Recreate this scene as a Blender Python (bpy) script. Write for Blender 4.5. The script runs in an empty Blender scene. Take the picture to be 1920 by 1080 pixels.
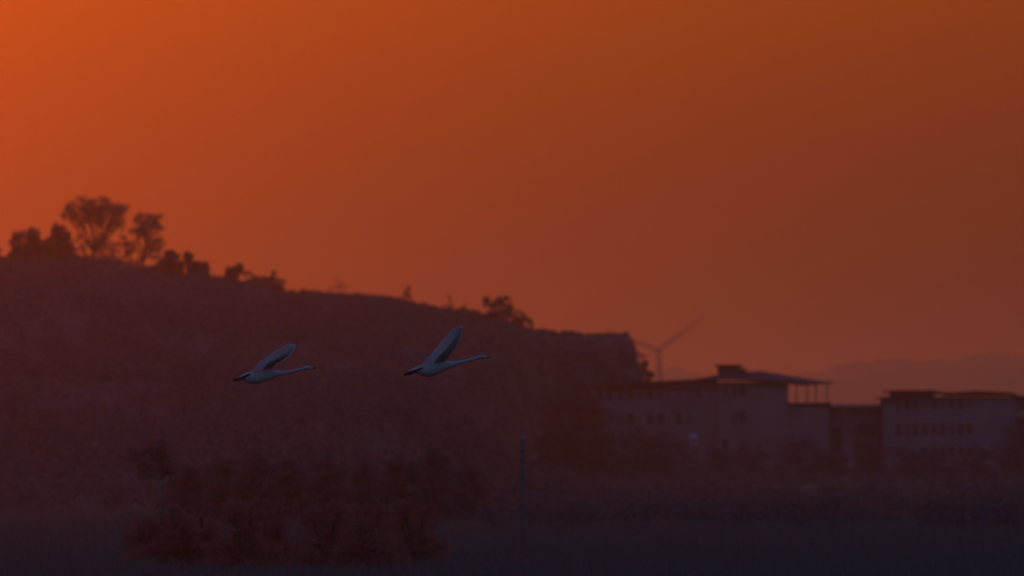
import bpy, math, random
import numpy as np
from mathutils import Vector

random.seed(7)
RNG = np.random.default_rng(11)
scene = bpy.context.scene
C = scene.collection

# ------------------------------------------------------------------ camera
K = 4.41e-5          # radians of view per pixel of the 1920 px wide photograph
CAM_Z = 3.0          # eye height above the low field
HORIZON = 880.0      # row of the level line in the photograph
PITCH = (HORIZON - 540.0) * K
cam_data = bpy.data.cameras.new('camera')
cam = bpy.data.objects.new('camera', cam_data)
C.objects.link(cam)
cam.location = (0, 0, CAM_Z)
cam.rotation_euler = (math.pi / 2 + PITCH, 0, 0)
cam_data.sensor_width = 36.0
cam_data.lens = 36.0 / (2 * 960 * K)
cam_data.clip_start = 1.0
cam_data.clip_end = 40000.0
cam_data.dof.use_dof = True
cam_data.dof.focus_distance = 213.0
cam_data.dof.aperture_fstop = 4.0
scene.camera = cam

# ------------------------------------------------------------------ light
SUN_AZ = math.radians(-5.2)      # left of the view axis
SUN_EL = math.radians(4.3)
SUN_DIR = Vector((math.sin(SUN_AZ) * math.cos(SUN_EL), math.cos(SUN_AZ) * math.cos(SUN_EL), math.sin(SUN_EL)))
sun_data = bpy.data.lights.new('sun', 'SUN')
sun_data.energy = 0.037
sun_data.color = (1.0, 0.125, 0.012)
sun_data.angle = math.radians(0.5)
sun = bpy.data.objects.new('sun', sun_data)
C.objects.link(sun)
sun.rotation_euler = (-SUN_DIR).to_track_quat('-Z', 'Y').to_euler()

world = bpy.data.worlds.new('World')
scene.world = world
world.use_nodes = True
wt = world.node_tree
wt.nodes.clear()
def wn(kind, **kw):
    n = wt.nodes.new(kind)
    for a, b in kw.items():
        setattr(n, a, b)
    return n
def wmath(op, a, b=None):
    n = wn('ShaderNodeMath', operation=op)
    for i, v in enumerate((a, b)):
        if v is None:
            continue
        if isinstance(v, (int, float)):
            n.inputs[i].default_value = v
        else:
            wt.links.new(v, n.inputs[i])
    return n.outputs[0]
sky = wn('ShaderNodeTexSky', sky_type='NISHITA')
sky.sun_disc = False
sky.sun_elevation = SUN_EL
sky.sun_rotation = SUN_AZ
sky.air_density = 3.0
sky.dust_density = 6.0
sky.ozone_density = 4.0
SKY_STRENGTH = 0.30
# the aureole that thick dust makes round a low sun (forward scattering lobe)
geo = wn('ShaderNodeTexCoord')
dot = wn('ShaderNodeVectorMath', operation='DOT_PRODUCT')
wt.links.new(geo.outputs['Generated'], dot.inputs[0])
dot.inputs[1].default_value = SUN_DIR
G = 0.945
den = wmath('POWER', wmath('SUBTRACT', 1 + G * G, wmath('MULTIPLY', dot.outputs['Value'], 2 * G)), -1.5)
lobe = wmath('MULTIPLY', den, (1 - G * G) / (4 * math.pi))
glow = wn('ShaderNodeVectorMath', operation='SCALE')
glow.inputs[0].default_value = (0.0178, 0.0012, 0.00002)
wt.links.new(lobe, glow.inputs['Scale'])
skyc = wn('ShaderNodeVectorMath', operation='MULTIPLY')      # strength and the violet cast of dusty dusk
wt.links.new(sky.outputs[0], skyc.inputs[0])
skyc.inputs[1].default_value = (SKY_STRENGTH*0.50, SKY_STRENGTH*0.72, SKY_STRENGTH*1.85)
addc = wn('ShaderNodeVectorMath', operation='ADD')
wt.links.new(glow.outputs[0], addc.inputs[0])
wt.links.new(skyc.outputs[0], addc.inputs[1])
bg = wn('ShaderNodeBackground')
wt.links.new(addc.outputs[0], bg.inputs['Color'])
bg.inputs['Strength'].default_value = 1.0
wo = wn('ShaderNodeOutputWorld')
wt.links.new(bg.outputs[0], wo.inputs['Surface'])

scene.view_settings.view_transform = 'Standard'
scene.view_settings.look = 'None'
scene.view_settings.gamma = 1.0
scene.view_settings.exposure = 0.0
scene.view_settings.use_curve_mapping = False
scene.render.engine = 'CYCLES'
scene.cycles.use_denoising = True
scene.cycles.max_bounces = 4
scene.cycles.diffuse_bounces = 2
scene.cycles.volume_bounces = 0
scene.cycles.transparent_max_bounces = 4

DUST_DENSITY = 1.0e-4      # forward-scattering dust
AIR_DENSITY = 0.22e-4        # fine haze that scatters evenly

# ------------------------------------------------------------------ helpers
def P(px, py, D):
    """Point of the place at distance D (along +Y) that is seen at a pixel of the photograph."""
    a = (px - 960.0) * K
    b = (540.0 - py) * K
    y = math.cos(PITCH) - b * math.sin(PITCH)
    z = math.sin(PITCH) + b * math.cos(PITCH)
    t = D / y
    return Vector((a * t, D, CAM_Z + z * t))

MATS = {}
def mat(name, col, rough=0.9, spec=0.2, noise=None, scale=3.0, bump=0.0, translucent=0.0, metallic=0.0):
    if name in MATS:
        return MATS[name]
    m = bpy.data.materials.new(name)
    m.use_nodes = True
    nt = m.node_tree
    b = nt.nodes['Principled BSDF']
    b.inputs['Base Color'].default_value = (*col, 1)
    b.inputs['Roughness'].default_value = rough
    b.inputs['Specular IOR Level'].default_value = spec
    b.inputs['Metallic'].default_value = metallic
    if noise is not None:
        tc = nt.nodes.new('ShaderNodeTexCoord')
        n = nt.nodes.new('ShaderNodeTexNoise')
        n.inputs['Scale'].default_value = scale
        n.inputs['Detail'].default_value = 6.0
        nt.links.new(tc.outputs['Object'], n.inputs['Vector'])
        r = nt.nodes.new('ShaderNodeValToRGB')
        r.color_ramp.elements[0].position = 0.32
        r.color_ramp.elements[1].position = 0.68
        r.color_ramp.elements[0].color = (*col, 1)
        r.color_ramp.elements[1].color = (*noise, 1)
        nt.links.new(n.outputs['Fac'], r.inputs['Fac'])
        nt.links.new(r.outputs['Color'], b.inputs['Base Color'])
        if bump:
            bp = nt.nodes.new('ShaderNodeBump')
            bp.inputs['Strength'].default_value = bump
            nt.links.new(n.outputs['Fac'], bp.inputs['Height'])
            nt.links.new(bp.outputs['Normal'], b.inputs['Normal'])
    if translucent:
        out = nt.nodes['Material Output']
        tr = nt.nodes.new('ShaderNodeBsdfTranslucent')
        tr.inputs['Color'].default_value = (*col, 1)
        mx = nt.nodes.new('ShaderNodeMixShader')
        mx.inputs['Fac'].default_value = translucent
        nt.links.new(b.outputs[0], mx.inputs[1])
        nt.links.new(tr.outputs[0], mx.inputs[2])
        nt.links.new(mx.outputs[0], out.inputs['Surface'])
    MATS[name] = m
    return m

mat('grass_field', (0.050, 0.053, 0.048), noise=(0.070, 0.070, 0.060), scale=0.05, bump=0.2)
mat('hill_soil', (0.034, 0.036, 0.033), noise=(0.048, 0.046, 0.041), scale=0.035, bump=0.3)
mat('far_wood', (0.04, 0.045, 0.03), noise=(0.07, 0.06, 0.04), scale=0.01)
mat('dirt_path', (0.10, 0.085, 0.070), noise=(0.13, 0.11, 0.09), scale=0.4, bump=0.2)
mat('dark_leaf', (0.074, 0.094, 0.094), noise=(0.100, 0.116, 0.114), scale=1.2, translucent=0.15)
mat('brown_leaf', (0.085, 0.080, 0.076), noise=(0.105, 0.090, 0.080), scale=1.2, translucent=0.15)
mat('autumn_leaf', (0.46, 0.16, 0.10), noise=(0.34, 0.13, 0.09), scale=0.9, translucent=0.35)
mat('olive_leaf', (0.125, 0.125, 0.115), noise=(0.155, 0.145, 0.125), scale=1.2, translucent=0.25)
mat('dry_grass', (0.145, 0.145, 0.130), noise=(0.110, 0.112, 0.100), scale=0.3, translucent=0.2)
mat('bark', (0.075, 0.058, 0.042), noise=(0.12, 0.095, 0.07), scale=5.0, bump=0.4)
mat('pale_bark', (0.34, 0.28, 0.23), noise=(0.24, 0.19, 0.15), scale=4.0, bump=0.3)
mat('plaster', (0.185, 0.152, 0.145), noise=(0.25, 0.21, 0.20), scale=0.3)
mat('blue_plaster', (0.165, 0.158, 0.178), noise=(0.22, 0.21, 0.235), scale=0.3)
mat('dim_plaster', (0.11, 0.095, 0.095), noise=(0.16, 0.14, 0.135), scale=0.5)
mat('roof_tile', (0.048, 0.036, 0.034), noise=(0.070, 0.052, 0.048), scale=1.5, bump=0.3)
mat('concrete', (0.27, 0.25, 0.235), noise=(0.36, 0.34, 0.32), scale=2.0, bump=0.2)
mat('pole_concrete', (0.20, 0.175, 0.15), noise=(0.15, 0.135, 0.115), scale=2.0, bump=0.2)
mat('glass', (0.045, 0.042, 0.050), rough=0.25, spec=0.5)
mat('curtained_glass', (0.11, 0.10, 0.11), rough=0.35, spec=0.5)
mat('frame_paint', (0.18, 0.17, 0.17), rough=0.6)
mat('dark_metal', (0.06, 0.055, 0.055), rough=0.6)
mat('turbine_backlit_grey', (0.14, 0.14, 0.14), rough=0.6)  # white turbine; its backlit shade is put into this even dark grey
mat('white_plastic', (0.42, 0.40, 0.40), rough=0.6)
mat('ceramic', (0.35, 0.22, 0.16), rough=0.4)
mat('swan_white', (0.55, 0.51, 0.46), rough=0.85, noise=(0.45, 0.42, 0.38), scale=14.0, bump=0.15)
mat('swan_feather', (0.68, 0.64, 0.59), rough=0.85, noise=(0.50, 0.47, 0.43), scale=20.0, translucent=0.35)
mat('bill_black', (0.012, 0.012, 0.013), rough=0.4)
mat('bill_yellow', (0.62, 0.40, 0.05), rough=0.5)
mat('foot_black', (0.014, 0.013, 0.014), rough=0.6)

class MB:
    """Collects polygons for ONE mesh object."""
    def __init__(self):
        self.v, self.f, self.m = [], [], []
    def add(self, verts, faces, mi=0):
        o = len(self.v)
        self.v.extend(tuple(map(float, p)) for p in verts)
        for f in faces:
            self.f.append(tuple(i + o for i in f)); self.m.append(mi)
    def box(self, x0, x1, y0, y1, z0, z1, mi=0):
        vs = [(x0,y0,z0),(x1,y0,z0),(x1,y1,z0),(x0,y1,z0),(x0,y0,z1),(x1,y0,z1),(x1,y1,z1),(x0,y1,z1)]
        self.add(vs, [(0,3,2,1),(4,5,6,7),(0,1,5,4),(1,2,6,5),(2,3,7,6),(3,0,4,7)], mi)
    def loft(self, rings, mi=0, caps=True):
        n = len(rings[0]); vs = [p for r in rings for p in r]; fs = []
        for i in range(len(rings) - 1):
            for j in range(n):
                k = (j + 1) % n
                fs.append((i*n+j, i*n+k, (i+1)*n+k, (i+1)*n+j))
        if caps:
            fs.append(tuple(range(n))[::-1]); fs.append(tuple((len(rings)-1)*n + j for j in range(n)))
        self.add(vs, fs, mi)
    def tube(self, pts, rad, n=6, mi=0):
        pts = [Vector(p) for p in pts]; rings = []
        for i, p in enumerate(pts):
            d = (pts[min(i+1, len(pts)-1)] - pts[max(i-1, 0)]).normalized()
            u = d.cross(Vector((0.31, 0.95, 0.05)))
            if u.length < 1e-3: u = d.cross(Vector((1, 0, 0)))
            u.normalize(); w = d.cross(u)
            r = rad[i] if hasattr(rad, '__len__') else rad
            rings.append([p + (u*math.cos(2*math.pi*j/n) + w*math.sin(2*math.pi*j/n))*r for j in range(n)])
        self.loft(rings, mi)
    def mesh(self, name, mats, smooth=False):
        me = bpy.data.meshes.new(name)
        me.from_pydata(self.v, [], self.f)
        for m in (mats if isinstance(mats, (list, tuple)) else [mats]):
            me.materials.append(MATS[m])
        if any(self.m):
            me.polygons.foreach_set('material_index', self.m)
        if smooth:
            me.polygons.foreach_set('use_smooth', [True]*len(me.polygons))
        me.update()
        return me
    def build(self, name, mats, parent=None, loc=(0,0,0), smooth=False):
        return link(name, self.mesh(name, mats, smooth), parent, loc)

def link(name, data, parent=None, loc=(0,0,0)):
    o = bpy.data.objects.new(name, data)
    C.objects.link(o); o.location = loc
    if parent is not None: o.parent = parent
    return o
def tag(o, label=None, cat=None, group=None, kind=None):
    if label: o['label'] = label
    if cat: o['category'] = cat
    if group: o['group'] = group
    if kind: o['kind'] = kind
    return o
def thing(name, loc, label, cat, group=None):
    return tag(link(name, None, None, loc), label, cat, group)

def smooth01(t):
    t = np.clip(t, 0, 1); return t*t*(3-2*t)

# value noise on a lattice, for terrain
_lat = RNG.random((256, 256))
def vnoise(x, y):
    x = np.asarray(x, float); y = np.asarray(y, float)
    xi = np.floor(x).astype(int); yi = np.floor(y).astype(int)
    fx = x - xi; fy = y - yi
    fx = fx*fx*(3-2*fx); fy = fy*fy*(3-2*fy)
    a = _lat[xi % 256, yi % 256]; b = _lat[(xi+1) % 256, yi % 256]
    c = _lat[xi % 256, (yi+1) % 256]; d = _lat[(xi+1) % 256, (yi+1) % 256]
    return (a*(1-fx)+b*fx)*(1-fy)+(c*(1-fx)+d*fx)*fy - 0.5
def fbm(x, y, o=4):
    s = 0; a = 1.0
    for i in range(o):
        s = s + a*vnoise(x*2**i + 17.3*i, y*2**i + 5.1*i); a *= 0.5
    return s

# ------------------------------------------------------------------ terrain
DC = 1560.0                       # distance of the hill's crest
SC = K*DC
def plain_z(X, D):
    return 2.0*smooth01((np.asarray(D, float)-850)/530.0)
CREST_X = np.array([-1400,-600,-200, 0, 140, 215, 260, 310, 400, 435, 480, 540, 640, 740, 790, 830, 880, 950, 1000, 1080, 1130, 1168, 1177, 1187, 1193, 1204, 1213, 1228, 1270], float)
CREST_Y = np.array([ 640, 520, 494,495, 491, 494, 506, 516, 523, 527, 536, 552, 556, 563, 576, 586, 588, 606, 628, 630, 634, 632, 634, 650, 682, 706, 752, 850, 905], float)
def hill_z(X, D):
    X = np.asarray(X, float); D = np.asarray(D, float)
    u = 960 + X/SC
    zc = CAM_Z + (HORIZON - np.interp(u, CREST_X, CREST_Y))*SC
    zc = zc + fbm(X*0.8, D*0+3.3, 3)*0.35*smooth01((u-990)/40) + fbm(X*1.7, D*0+9.1, 3)*1.3*smooth01((u-1166)/14)
    df = 760 + 690*smooth01((u-820)/250)
    t = np.clip((D-df)/(DC-df), 0, 1)
    steep = smooth01((u-900)/130)
    f = (1-(1-t)**1.14)*(1-steep) + smooth01(t*1.25)*steep
    base = plain_z(X, D) - 0.6
    h = base + (zc-base)*f
    h = h + (fbm(X/14, D/20)*1.6 + fbm(X/45+7, D/70)*3.2)*(t*(1-t)**2*6.75)
    back = np.clip((D-DC)/260.0, 0, 1)
    return h - back**2*(h-base)
def ground_z(X, D):
    return max(float(plain_z(X, D)), float(hill_z(X, D)) if -60*SC*30 < X < 300*SC and 750 < D < 1840 else -9)

def grid_mesh(name, xs, ys, zf, m, keep=None):
    XX, YY = np.meshgrid(xs, ys)
    ZZ = zf(XX, YY)
    v = np.stack([XX, YY, ZZ], -1).reshape(-1, 3)
    nx = len(xs); ny = len(ys)
    i = np.arange(nx-1)[None, :] + (np.arange(ny-1)*nx)[:, None]
    f = np.stack([i, i+1, i+1+nx, i+nx], -1).reshape(-1, 4)
    me = bpy.data.meshes.new(name)
    me.from_pydata(v.tolist(), [], f.tolist())
    me.polygons.foreach_set('use_smooth', [True]*len(me.polygons))
    me.materials.append(MATS[m]); me.update()
    return link(name, me)

xs = np.concatenate([np.linspace(-3200, -260, 16), np.linspace(-240, 240, 97), np.linspace(260, 3200, 16)])
ys = np.concatenate([np.linspace(-150, 250, 10), np.linspace(256, 1500, 220), np.linspace(1550, 13600, 44)])
def gz(X, D):
    near = np.clip(1-np.abs(X)/260, 0, 1)*smooth01((1490-D)/100)
    return plain_z(X, D) + (fbm(X/9, D/14)*0.3)*near
tag(grid_mesh('ground', xs, ys, gz, 'grass_field'), 'dark low field of rough grass below the hill', kind='structure')
hx = np.concatenate([np.arange(-1380, 980, 6), np.arange(980, 1270, 3)])
hxs = (hx-960)*SC
hys = np.concatenate([np.linspace(745, 1540, 150), np.linspace(1544, 1600, 22), np.linspace(1610, 1830, 24)])
tag(grid_mesh('hill', hxs, hys, hill_z, 'hill_soil'), 'long dark hill with a flat top and a steep right end', kind='structure')

# far wooded ridge
RX = np.array([-800, 300, 900,1100,1205,1240,1262,1290,1330,1420,1480,1516,1569,1599,1624,1660,1713,1738,1772,1794,1822,1852,1905,1925,2000,2200,2800], float)
RY = np.array([ 760, 740, 720, 705, 693, 688, 690, 696, 708, 716, 707, 699, 696, 681, 672, 675, 667, 682, 682, 675, 674, 662, 660, 671, 668, 690, 760], float)
DR = 10400.0
def ridge_z(X, D):
    u = 960 + X/(K*DR)
    sm = sum(np.interp(u+o, RX, RY) for o in (-30, -20, -10, 0, 10, 20, 30))/7
    top = CAM_Z + (HORIZON - sm)*K*DR
    top = top + fbm(X/14, D/90, 4)*6.5
    t = 1-np.abs(D-DR)/np.where(D < DR, 900.0, 700.0)
    return 1.0 + np.clip((top-1.0)*smooth01(t)**0.8, 0, None)
tag(grid_mesh('far_ridge', (np.arange(-800, 2800, 5)-960)*K*DR, np.linspace(9500, 11100, 33), ridge_z, 'far_wood'), 'pale wooded ridge far behind the buildings', kind='structure')

# a dirt track across the field, right of the hill
def track(px_py, width, label):
    mb = MB(); pts = []
    for px, D in px_py:
        X = (px-960)*K*D
        pts.append((X, D))
    rows = []
    for i, (X, D) in enumerate(pts):
        a = pts[max(i-1, 0)]; b = pts[min(i+1, len(pts)-1)]
        d = Vector((b[0]-a[0], b[1]-a[1])).normalized(); n = Vector((-d.y, d.x))
        row = []
        for j in range(5):
            o = (j/4-0.5)*width
            x, y = X+n.x*o, D+n.y*o
            row.append((x, y, float(gz(np.array(x), np.array(y)))+0.16))
        rows.append(row)
    vs = [p for r in rows for p in r]
    fs = [(i*5+j, i*5+j+1, (i+1)*5+j+1, (i+1)*5+j) for i in range(len(rows)-1) for j in range(4)]
    mb.add(vs, fs)
    return tag(mb.build('path', 'dirt_path', smooth=True), label, kind='structure')
track([(1300+ i*8, 1130+18*math.sin(i*0.21)+i*0.4) for i in range(46)], 14.0, 'pale dirt track across the dark field below the long building')
track([(1740+ i*8, 905+10*math.sin(i*0.3)) for i in range(30)], 7.0, 'short pale dirt track at the right edge of the field')

# ------------------------------------------------------------------ vegetation
def leaf_cloud(centres, radii, n, size, seed, squash=1.0, up=0.0):
    """n small leaf faces spread in clumps round the centres: arrays of vertices and quads."""
    r = np.random.default_rng(seed)
    centres = np.asarray(centres, float); radii = np.asarray(radii, float)
    w = np.prod(radii, 1)**(2/3.0); w /= w.sum()
    idx = r.choice(len(centres), n, p=w)
    d = r.normal(size=(n, 3)); d /= np.linalg.norm(d, axis=1)[:, None]
    c = centres[idx] + d*radii[idx]*(r.random(n)**0.45)[:, None]
    a = r.normal(size=(n, 3)); a /= np.linalg.norm(a, axis=1)[:, None]
    b = r.normal(size=(n, 3)); b = b - (a*b).sum(1)[:, None]*a; b /= np.linalg.norm(b, axis=1)[:, None]
    s = size*(0.6+0.9*r.random(n))[:, None]
    v = np.stack([c-a*s, c+b*s*0.45, c+a*s, c-b*s*0.45], 1).reshape(-1, 3)
    f = np.arange(4*n).reshape(-1, 4)
    return v, f

def cloud_object(name, v, f, m, parent=None, loc=(0,0,0)):
    me = bpy.data.meshes.new(name)
    me.from_pydata(v.tolist(), [], f.tolist())
    me.materials.append(MATS[m]); me.update()
    return link(name, me, parent, loc)

def tree(name, label, cat, px, D, crowns, n, size, seed, leaf='dark_leaf', bark='bark', group=None, base_y=None,
         trunk_r=0.14, sub=9, twig=True, fork=0.35, sink=0.25):
    """crowns: (px, py, rx, ry) lobes in photograph pixels at distance D. Trunk with limbs to each lobe, twigs, leaves."""
    s = K*D
    X = (px-960)*s
    z0 = ground_z(X, D) if base_y is None else P(px, base_y, D).z
    root = thing(name, (X, D, z0-sink), label, cat, group)
    r = random.Random(seed)
    lob = []
    for cx, cy, rx, ry in crowns:
        q = P(cx, cy, D)
        lob.append((Vector((q.x-X, r.uniform(-0.5, 0.5)*rx*s, q.z-z0+sink)), rx*s, ry*s))
    zmax = max(c.z for c, _, _ in lob); zmin = min(c.z-b*0.6 for c, _, b in lob)
    mb = MB()
    fk = Vector((r.uniform(-.1,.1), r.uniform(-.1,.1), max(0.25, zmax*fork)))
    mb.tube([(0,0,-0.3), (0.03,0,fk.z*0.5), fk], [trunk_r*1.5, trunk_r*1.1, trunk_r], 7)
    cs, rs = [], []
    for c, a, b in lob:
        mid = fk.lerp(c, 0.5) + Vector((r.uniform(-.12,.12)*a, r.uniform(-.2,.2)*a, r.uniform(-.05,.15)*b))
        mb.tube([fk-Vector((0,0,trunk_r*0.6)), mid, c], [trunk_r*0.75, trunk_r*0.5, trunk_r*0.28], 5)
        for k in range(sub):
            d = Vector((r.gauss(0,1), r.gauss(0,1), r.gauss(0.25,1))).normalized()
            t = r.uniform(0.55, 0.95)
            e = c + Vector((d.x*a*t, d.y*a*t, d.z*b*t))
            st = mid.lerp(c, r.random())
            bend = st.lerp(e, 0.5) + Vector((0, 0, 0.1*b))
            mb.tube([st, bend, e], [trunk_r*0.24, trunk_r*0.15, trunk_r*0.06], 4)
            cr = r.uniform(0.26, 0.46)
            cs.append(e); rs.append((a*cr, a*cr, b*cr))
            if twig:
                for q in range(3):
                    d2 = Vector((r.gauss(0,1), r.gauss(0,1), r.gauss(0.4,1))).normalized()
                    e2 = e + Vector((d2.x*a, d2.y*a, d2.z*b))*0.35
                    mb.tube([bend.lerp(e, 0.6), e2], [trunk_r*0.09, trunk_r*0.03], 3)
        if not twig:
            cs.append(c); rs.append((a*0.86, a*0.86, b*0.86))
    mb.build('trunk', bark, root)
    v, f = leaf_cloud(cs, rs, n, size, seed)
    cloud_object('crown', v, f, leaf, root)
    return root

HT = 'trees along the hill crest'
HS = 'shrubs along the hill crest'
D0 = DC-3
tree('broad_tree', 'tall open-crowned tree with a wide airy head, highest on the hill crest', 'tree', 176, D0,
     [(126,402,16,14),(230,394,15,16),(138,392,20,17),(160,384,24,18),(188,386,26,18),(216,398,22,20),(150,412,20,12),(205,424,20,14),(178,408,28,16),(226,420,12,16),(168,398,28,20),(196,402,28,20)],
     12000, 0.075, 1, group=HT, base_y=493, trunk_r=0.17, fork=0.20, sub=20)
tree('slim_tree', 'narrower tree with see-through lower branches, right of the broad one on the crest', 'tree', 268, D0,
     [(272,410,24,14),(288,412,22,14),(280,432,28,15),(292,452,20,15),(258,436,20,12),(285,474,22,15),(248,462,18,12)],
     9500, 0.075, 2, group=HT, base_y=510, trunk_r=0.15, fork=0.22, sub=18)
tree('sapling', 'thin leafy sapling with sky showing between the two tall crest trees', 'tree', 224, D0+3,
     [(222,452,18,14),(236,478,18,12),(212,474,14,12),(200,455,14,12),(246,492,20,9)], 2600, 0.085, 3, group=HT, base_y=500, trunk_r=0.08, fork=0.25)
tree('sapling', 'thin twiggy sapling under the left half of the tall airy crest tree', 'tree', 158, D0+2,
     [(154,452,16,18),(164,474,16,12),(148,474,12,12)], 1100, 0.085, 33, group=HT, base_y=497, trunk_r=0.06, fork=0.2)
tree('sapling', 'thin twiggy sapling under the right half of the tall airy crest tree', 'tree', 194, D0+4,
     [(192,448,16,16),(200,472,14,12),(184,474,12,12)], 1000, 0.085, 34, group=HT, base_y=498, trunk_r=0.06, fork=0.2)
tree('bushy_tree', 'dark dense round tree with a small knob on top near the left edge', 'tree', 52, D0-4,
     [(36,460,18,24),(58,450,20,22),(57,432,7,8),(74,464,14,22),(34,444,8,9),(50,478,30,16),(84,476,16,22),(24,478,10,14)], 10000, 0.13, 4, group=HT, base_y=500, sub=12, twig=False)
tree('bushy_tree', 'solid dark dome-shaped tree left of the tall airy one', 'tree', 112, D0-4,
     [(110,444,20,19),(106,429,10,10),(124,458,20,26),(96,466,16,22),(128,476,13,20),(112,482,28,14)], 9000, 0.13, 5, group=HT, base_y=503, sub=12, twig=False)
tree('shrub', 'dark shrub cut off by the left edge of the picture', 'shrub', -14, D0-4,
     [(-18,470,20,20),(-6,486,12,12)], 1500, 0.17, 6, group=HS, base_y=505, sub=10, twig=False)
tree('shrub', 'rounded dark shrub right under the slim crest tree', 'shrub', 320, D0-5,
     [(320,484,16,14),(306,500,16,16),(330,502,20,16)], 3000, 0.16, 7, group=HS, base_y=528, sub=12, twig=False)
tree('shrub', 'dark stepped shrub sloping down to the bright gap on the crest', 'shrub', 362, D0-5,
     [(352,486,13,13),(364,504,18,16),(383,502,9,11),(382,516,15,12)], 3000, 0.16, 8, group=HS, base_y=532, sub=12, twig=False)
tree('shrub', 'small upright dark shrub just right of the bright gap on the crest', 'shrub', 440, D0-4,
     [(438,512,17,15),(450,503,10,10),(430,520,11,10)], 2600, 0.12, 9, group=HS, base_y=535, sub=12, twig=False)
tree('shrub', 'low wide bush ending the shrub row above the bare crest', 'shrub', 500, D0-4,
     [(492,530,24,16),(515,534,18,17),(524,544,13,13),(478,534,16,12),(512,516,7,10),(500,546,34,12)], 5000, 0.12, 10, group=HS, base_y=560, sub=13, twig=False)
tree('shrub', 'thin pale twiggy bush between two dark shrubs on the crest', 'shrub', 466, D0,
     [(464,514,10,9),(470,522,10,8)], 260, 0.12, 11, group=HS, base_y=536, trunk_r=0.06)
for i, (px, py, w, h, by, n, lab) in enumerate([
    (565, 545, 13, 6, 556, 260, 'low sparse weeds at the left end of the bare crest'),
    (592, 547, 13, 5, 557, 240, 'low sparse weeds on the bare crest, second tuft from the left'),
    (636, 532, 12, 12, 559, 150, 'faint thin weed stalk standing on the bare crest'),
    (620, 551, 12, 4, 558, 170, 'flat weed tuft at the foot of the faint stalk on the crest'),
    (763, 545, 7, 16, 570, 320, 'tall narrow weed above the left swan-to-swan gap on the crest'),
    (798, 572, 16, 7, 584, 700, 'low dark bush right of the tall narrow weed on the crest'),
    (841, 565, 7, 15, 590, 210, 'thin upright stalk on a small mound of the crest'),
    (840, 583, 9, 6, 592, 320, 'small dark mound bush on the crest above the right swan'),
    (869, 575, 6, 10, 590, 150, 'short faint stalk left of the leaning crest bush'),
    (886, 583, 9, 5, 592, 320, 'small dark tuft touching the leaning crest bush'),
    (1028, 624, 6, 5, 632, 120, 'tiny tuft on the flat top of the cliff, left one'),
    (1056, 626, 6, 4, 633, 120, 'tiny tuft on the flat top of the cliff, middle one'),
    (1140, 630, 9, 4, 637, 160, 'tiny tuft on the flat top near the cliff edge')]):
    tree('weed_tuft', lab, 'weed', px, D0, [(px, py, w*1.15, h*0.8), (px+w*0.3, py+h*0.6, w*1.2, h*0.6), (px-w*0.5, py+h*0.7, w, h*0.5)], int(n*1.2), 0.10, 40+i,
         leaf='brown_leaf', group='weeds along the hill crest', base_y=by, trunk_r=0.035, sub=6, fork=0.2)
tree('leaning_bush', 'large dark bush leaning right at the step of the crest', 'shrub', 935, D0-4,
     [(915,567,14,11),(946,565,17,11),(930,580,26,15),(960,583,20,14),(945,600,24,18),(965,612,18,16),(925,596,20,14)], 5600, 0.11, 30, group=HS, base_y=612, sub=15)
tree('shrub', 'airy bush on the steep step right of the leaning bush', 'shrub', 982, D0-3,
     [(978,594,13,10),(988,608,12,12),(972,606,10,10),(998,622,14,7)], 1000, 0.13, 31, group=HS, base_y=634, sub=9)
tree('shrub', 'reddish bush at the foot of the cliff beside the utility pole', 'shrub', 1212, DC-30,
     [(1208,690,9,14),(1216,704,12,12),(1203,708,10,14)], 1000, 0.15, 32, leaf='brown_leaf', group=HS, base_y=735, sub=9)
for i, (px, py, rx, ry, lab) in enumerate([
    (1172, 640, 10, 7, 'scrub tuft hanging on the cliff edge at its top corner'),
    (1186, 656, 8, 9, 'scrub tuft hanging on the upper cliff side'),
    (1193, 678, 7, 10, 'scrub tuft hanging on the lower cliff side')]):
    tree('cliff_scrub', lab, 'shrub', px-4, D0-3, [(px, py, rx, ry), (px-4, py+6, rx, ry)], 620, 0.14, 70+i,
         group='scrub on the cliff edge', base_y=py+10, trunk_r=0.06, sub=7)

# slender tree with a pale straight trunk, low left
tree('pale_trunk_tree', 'slender tree with pale straight trunk and thin reddish head at lower left', 'tree', 300, 392,
     [(298,838,22,18),(264,860,24,20),(316,866,22,18),(286,850,26,18),(276,882,26,18),(318,886,18,16)], 2600, 0.04, 80, leaf='autumn_leaf', bark='pale_bark',
     base_y=1060, trunk_r=0.06, fork=0.72, sub=14)
# autumn trees
AUT = [(290,(262,990,30,40),(300,968,30,36),(292,1015,44,40),'reddish autumn tree at the foot of the pale trunk'),
       (335,(332,968,20,26),(342,1000,28,36),(330,1020,28,30),'narrow autumn tree second from the left in the reddish row'),
       (386,(382,968,12,20),(388,1000,26,30),(380,1025,30,30),'small pointed autumn tree third in the reddish row'),
       (455,(440,962,24,26),(470,968,26,28),(450,1005,44,40),'broad red autumn tree left of the widest one in the reddish row'),
       (510,(482,948,18,20),(516,960,30,30),(510,1005,46,42),'tallest red autumn tree, in the middle of the reddish row'),
       (612,(590,965,24,22),(628,962,26,26),(612,1005,44,40),'dull autumn tree right of a dark gap in the reddish row'),
       (690,(672,966,28,26),(706,966,26,24),(690,1008,44,40),'dull autumn tree second from the right in the reddish row'),
       (775,(760,958,28,26),(790,972,26,26),(772,1010,44,40),'dull autumn tree at the right end of the reddish row')]
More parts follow.
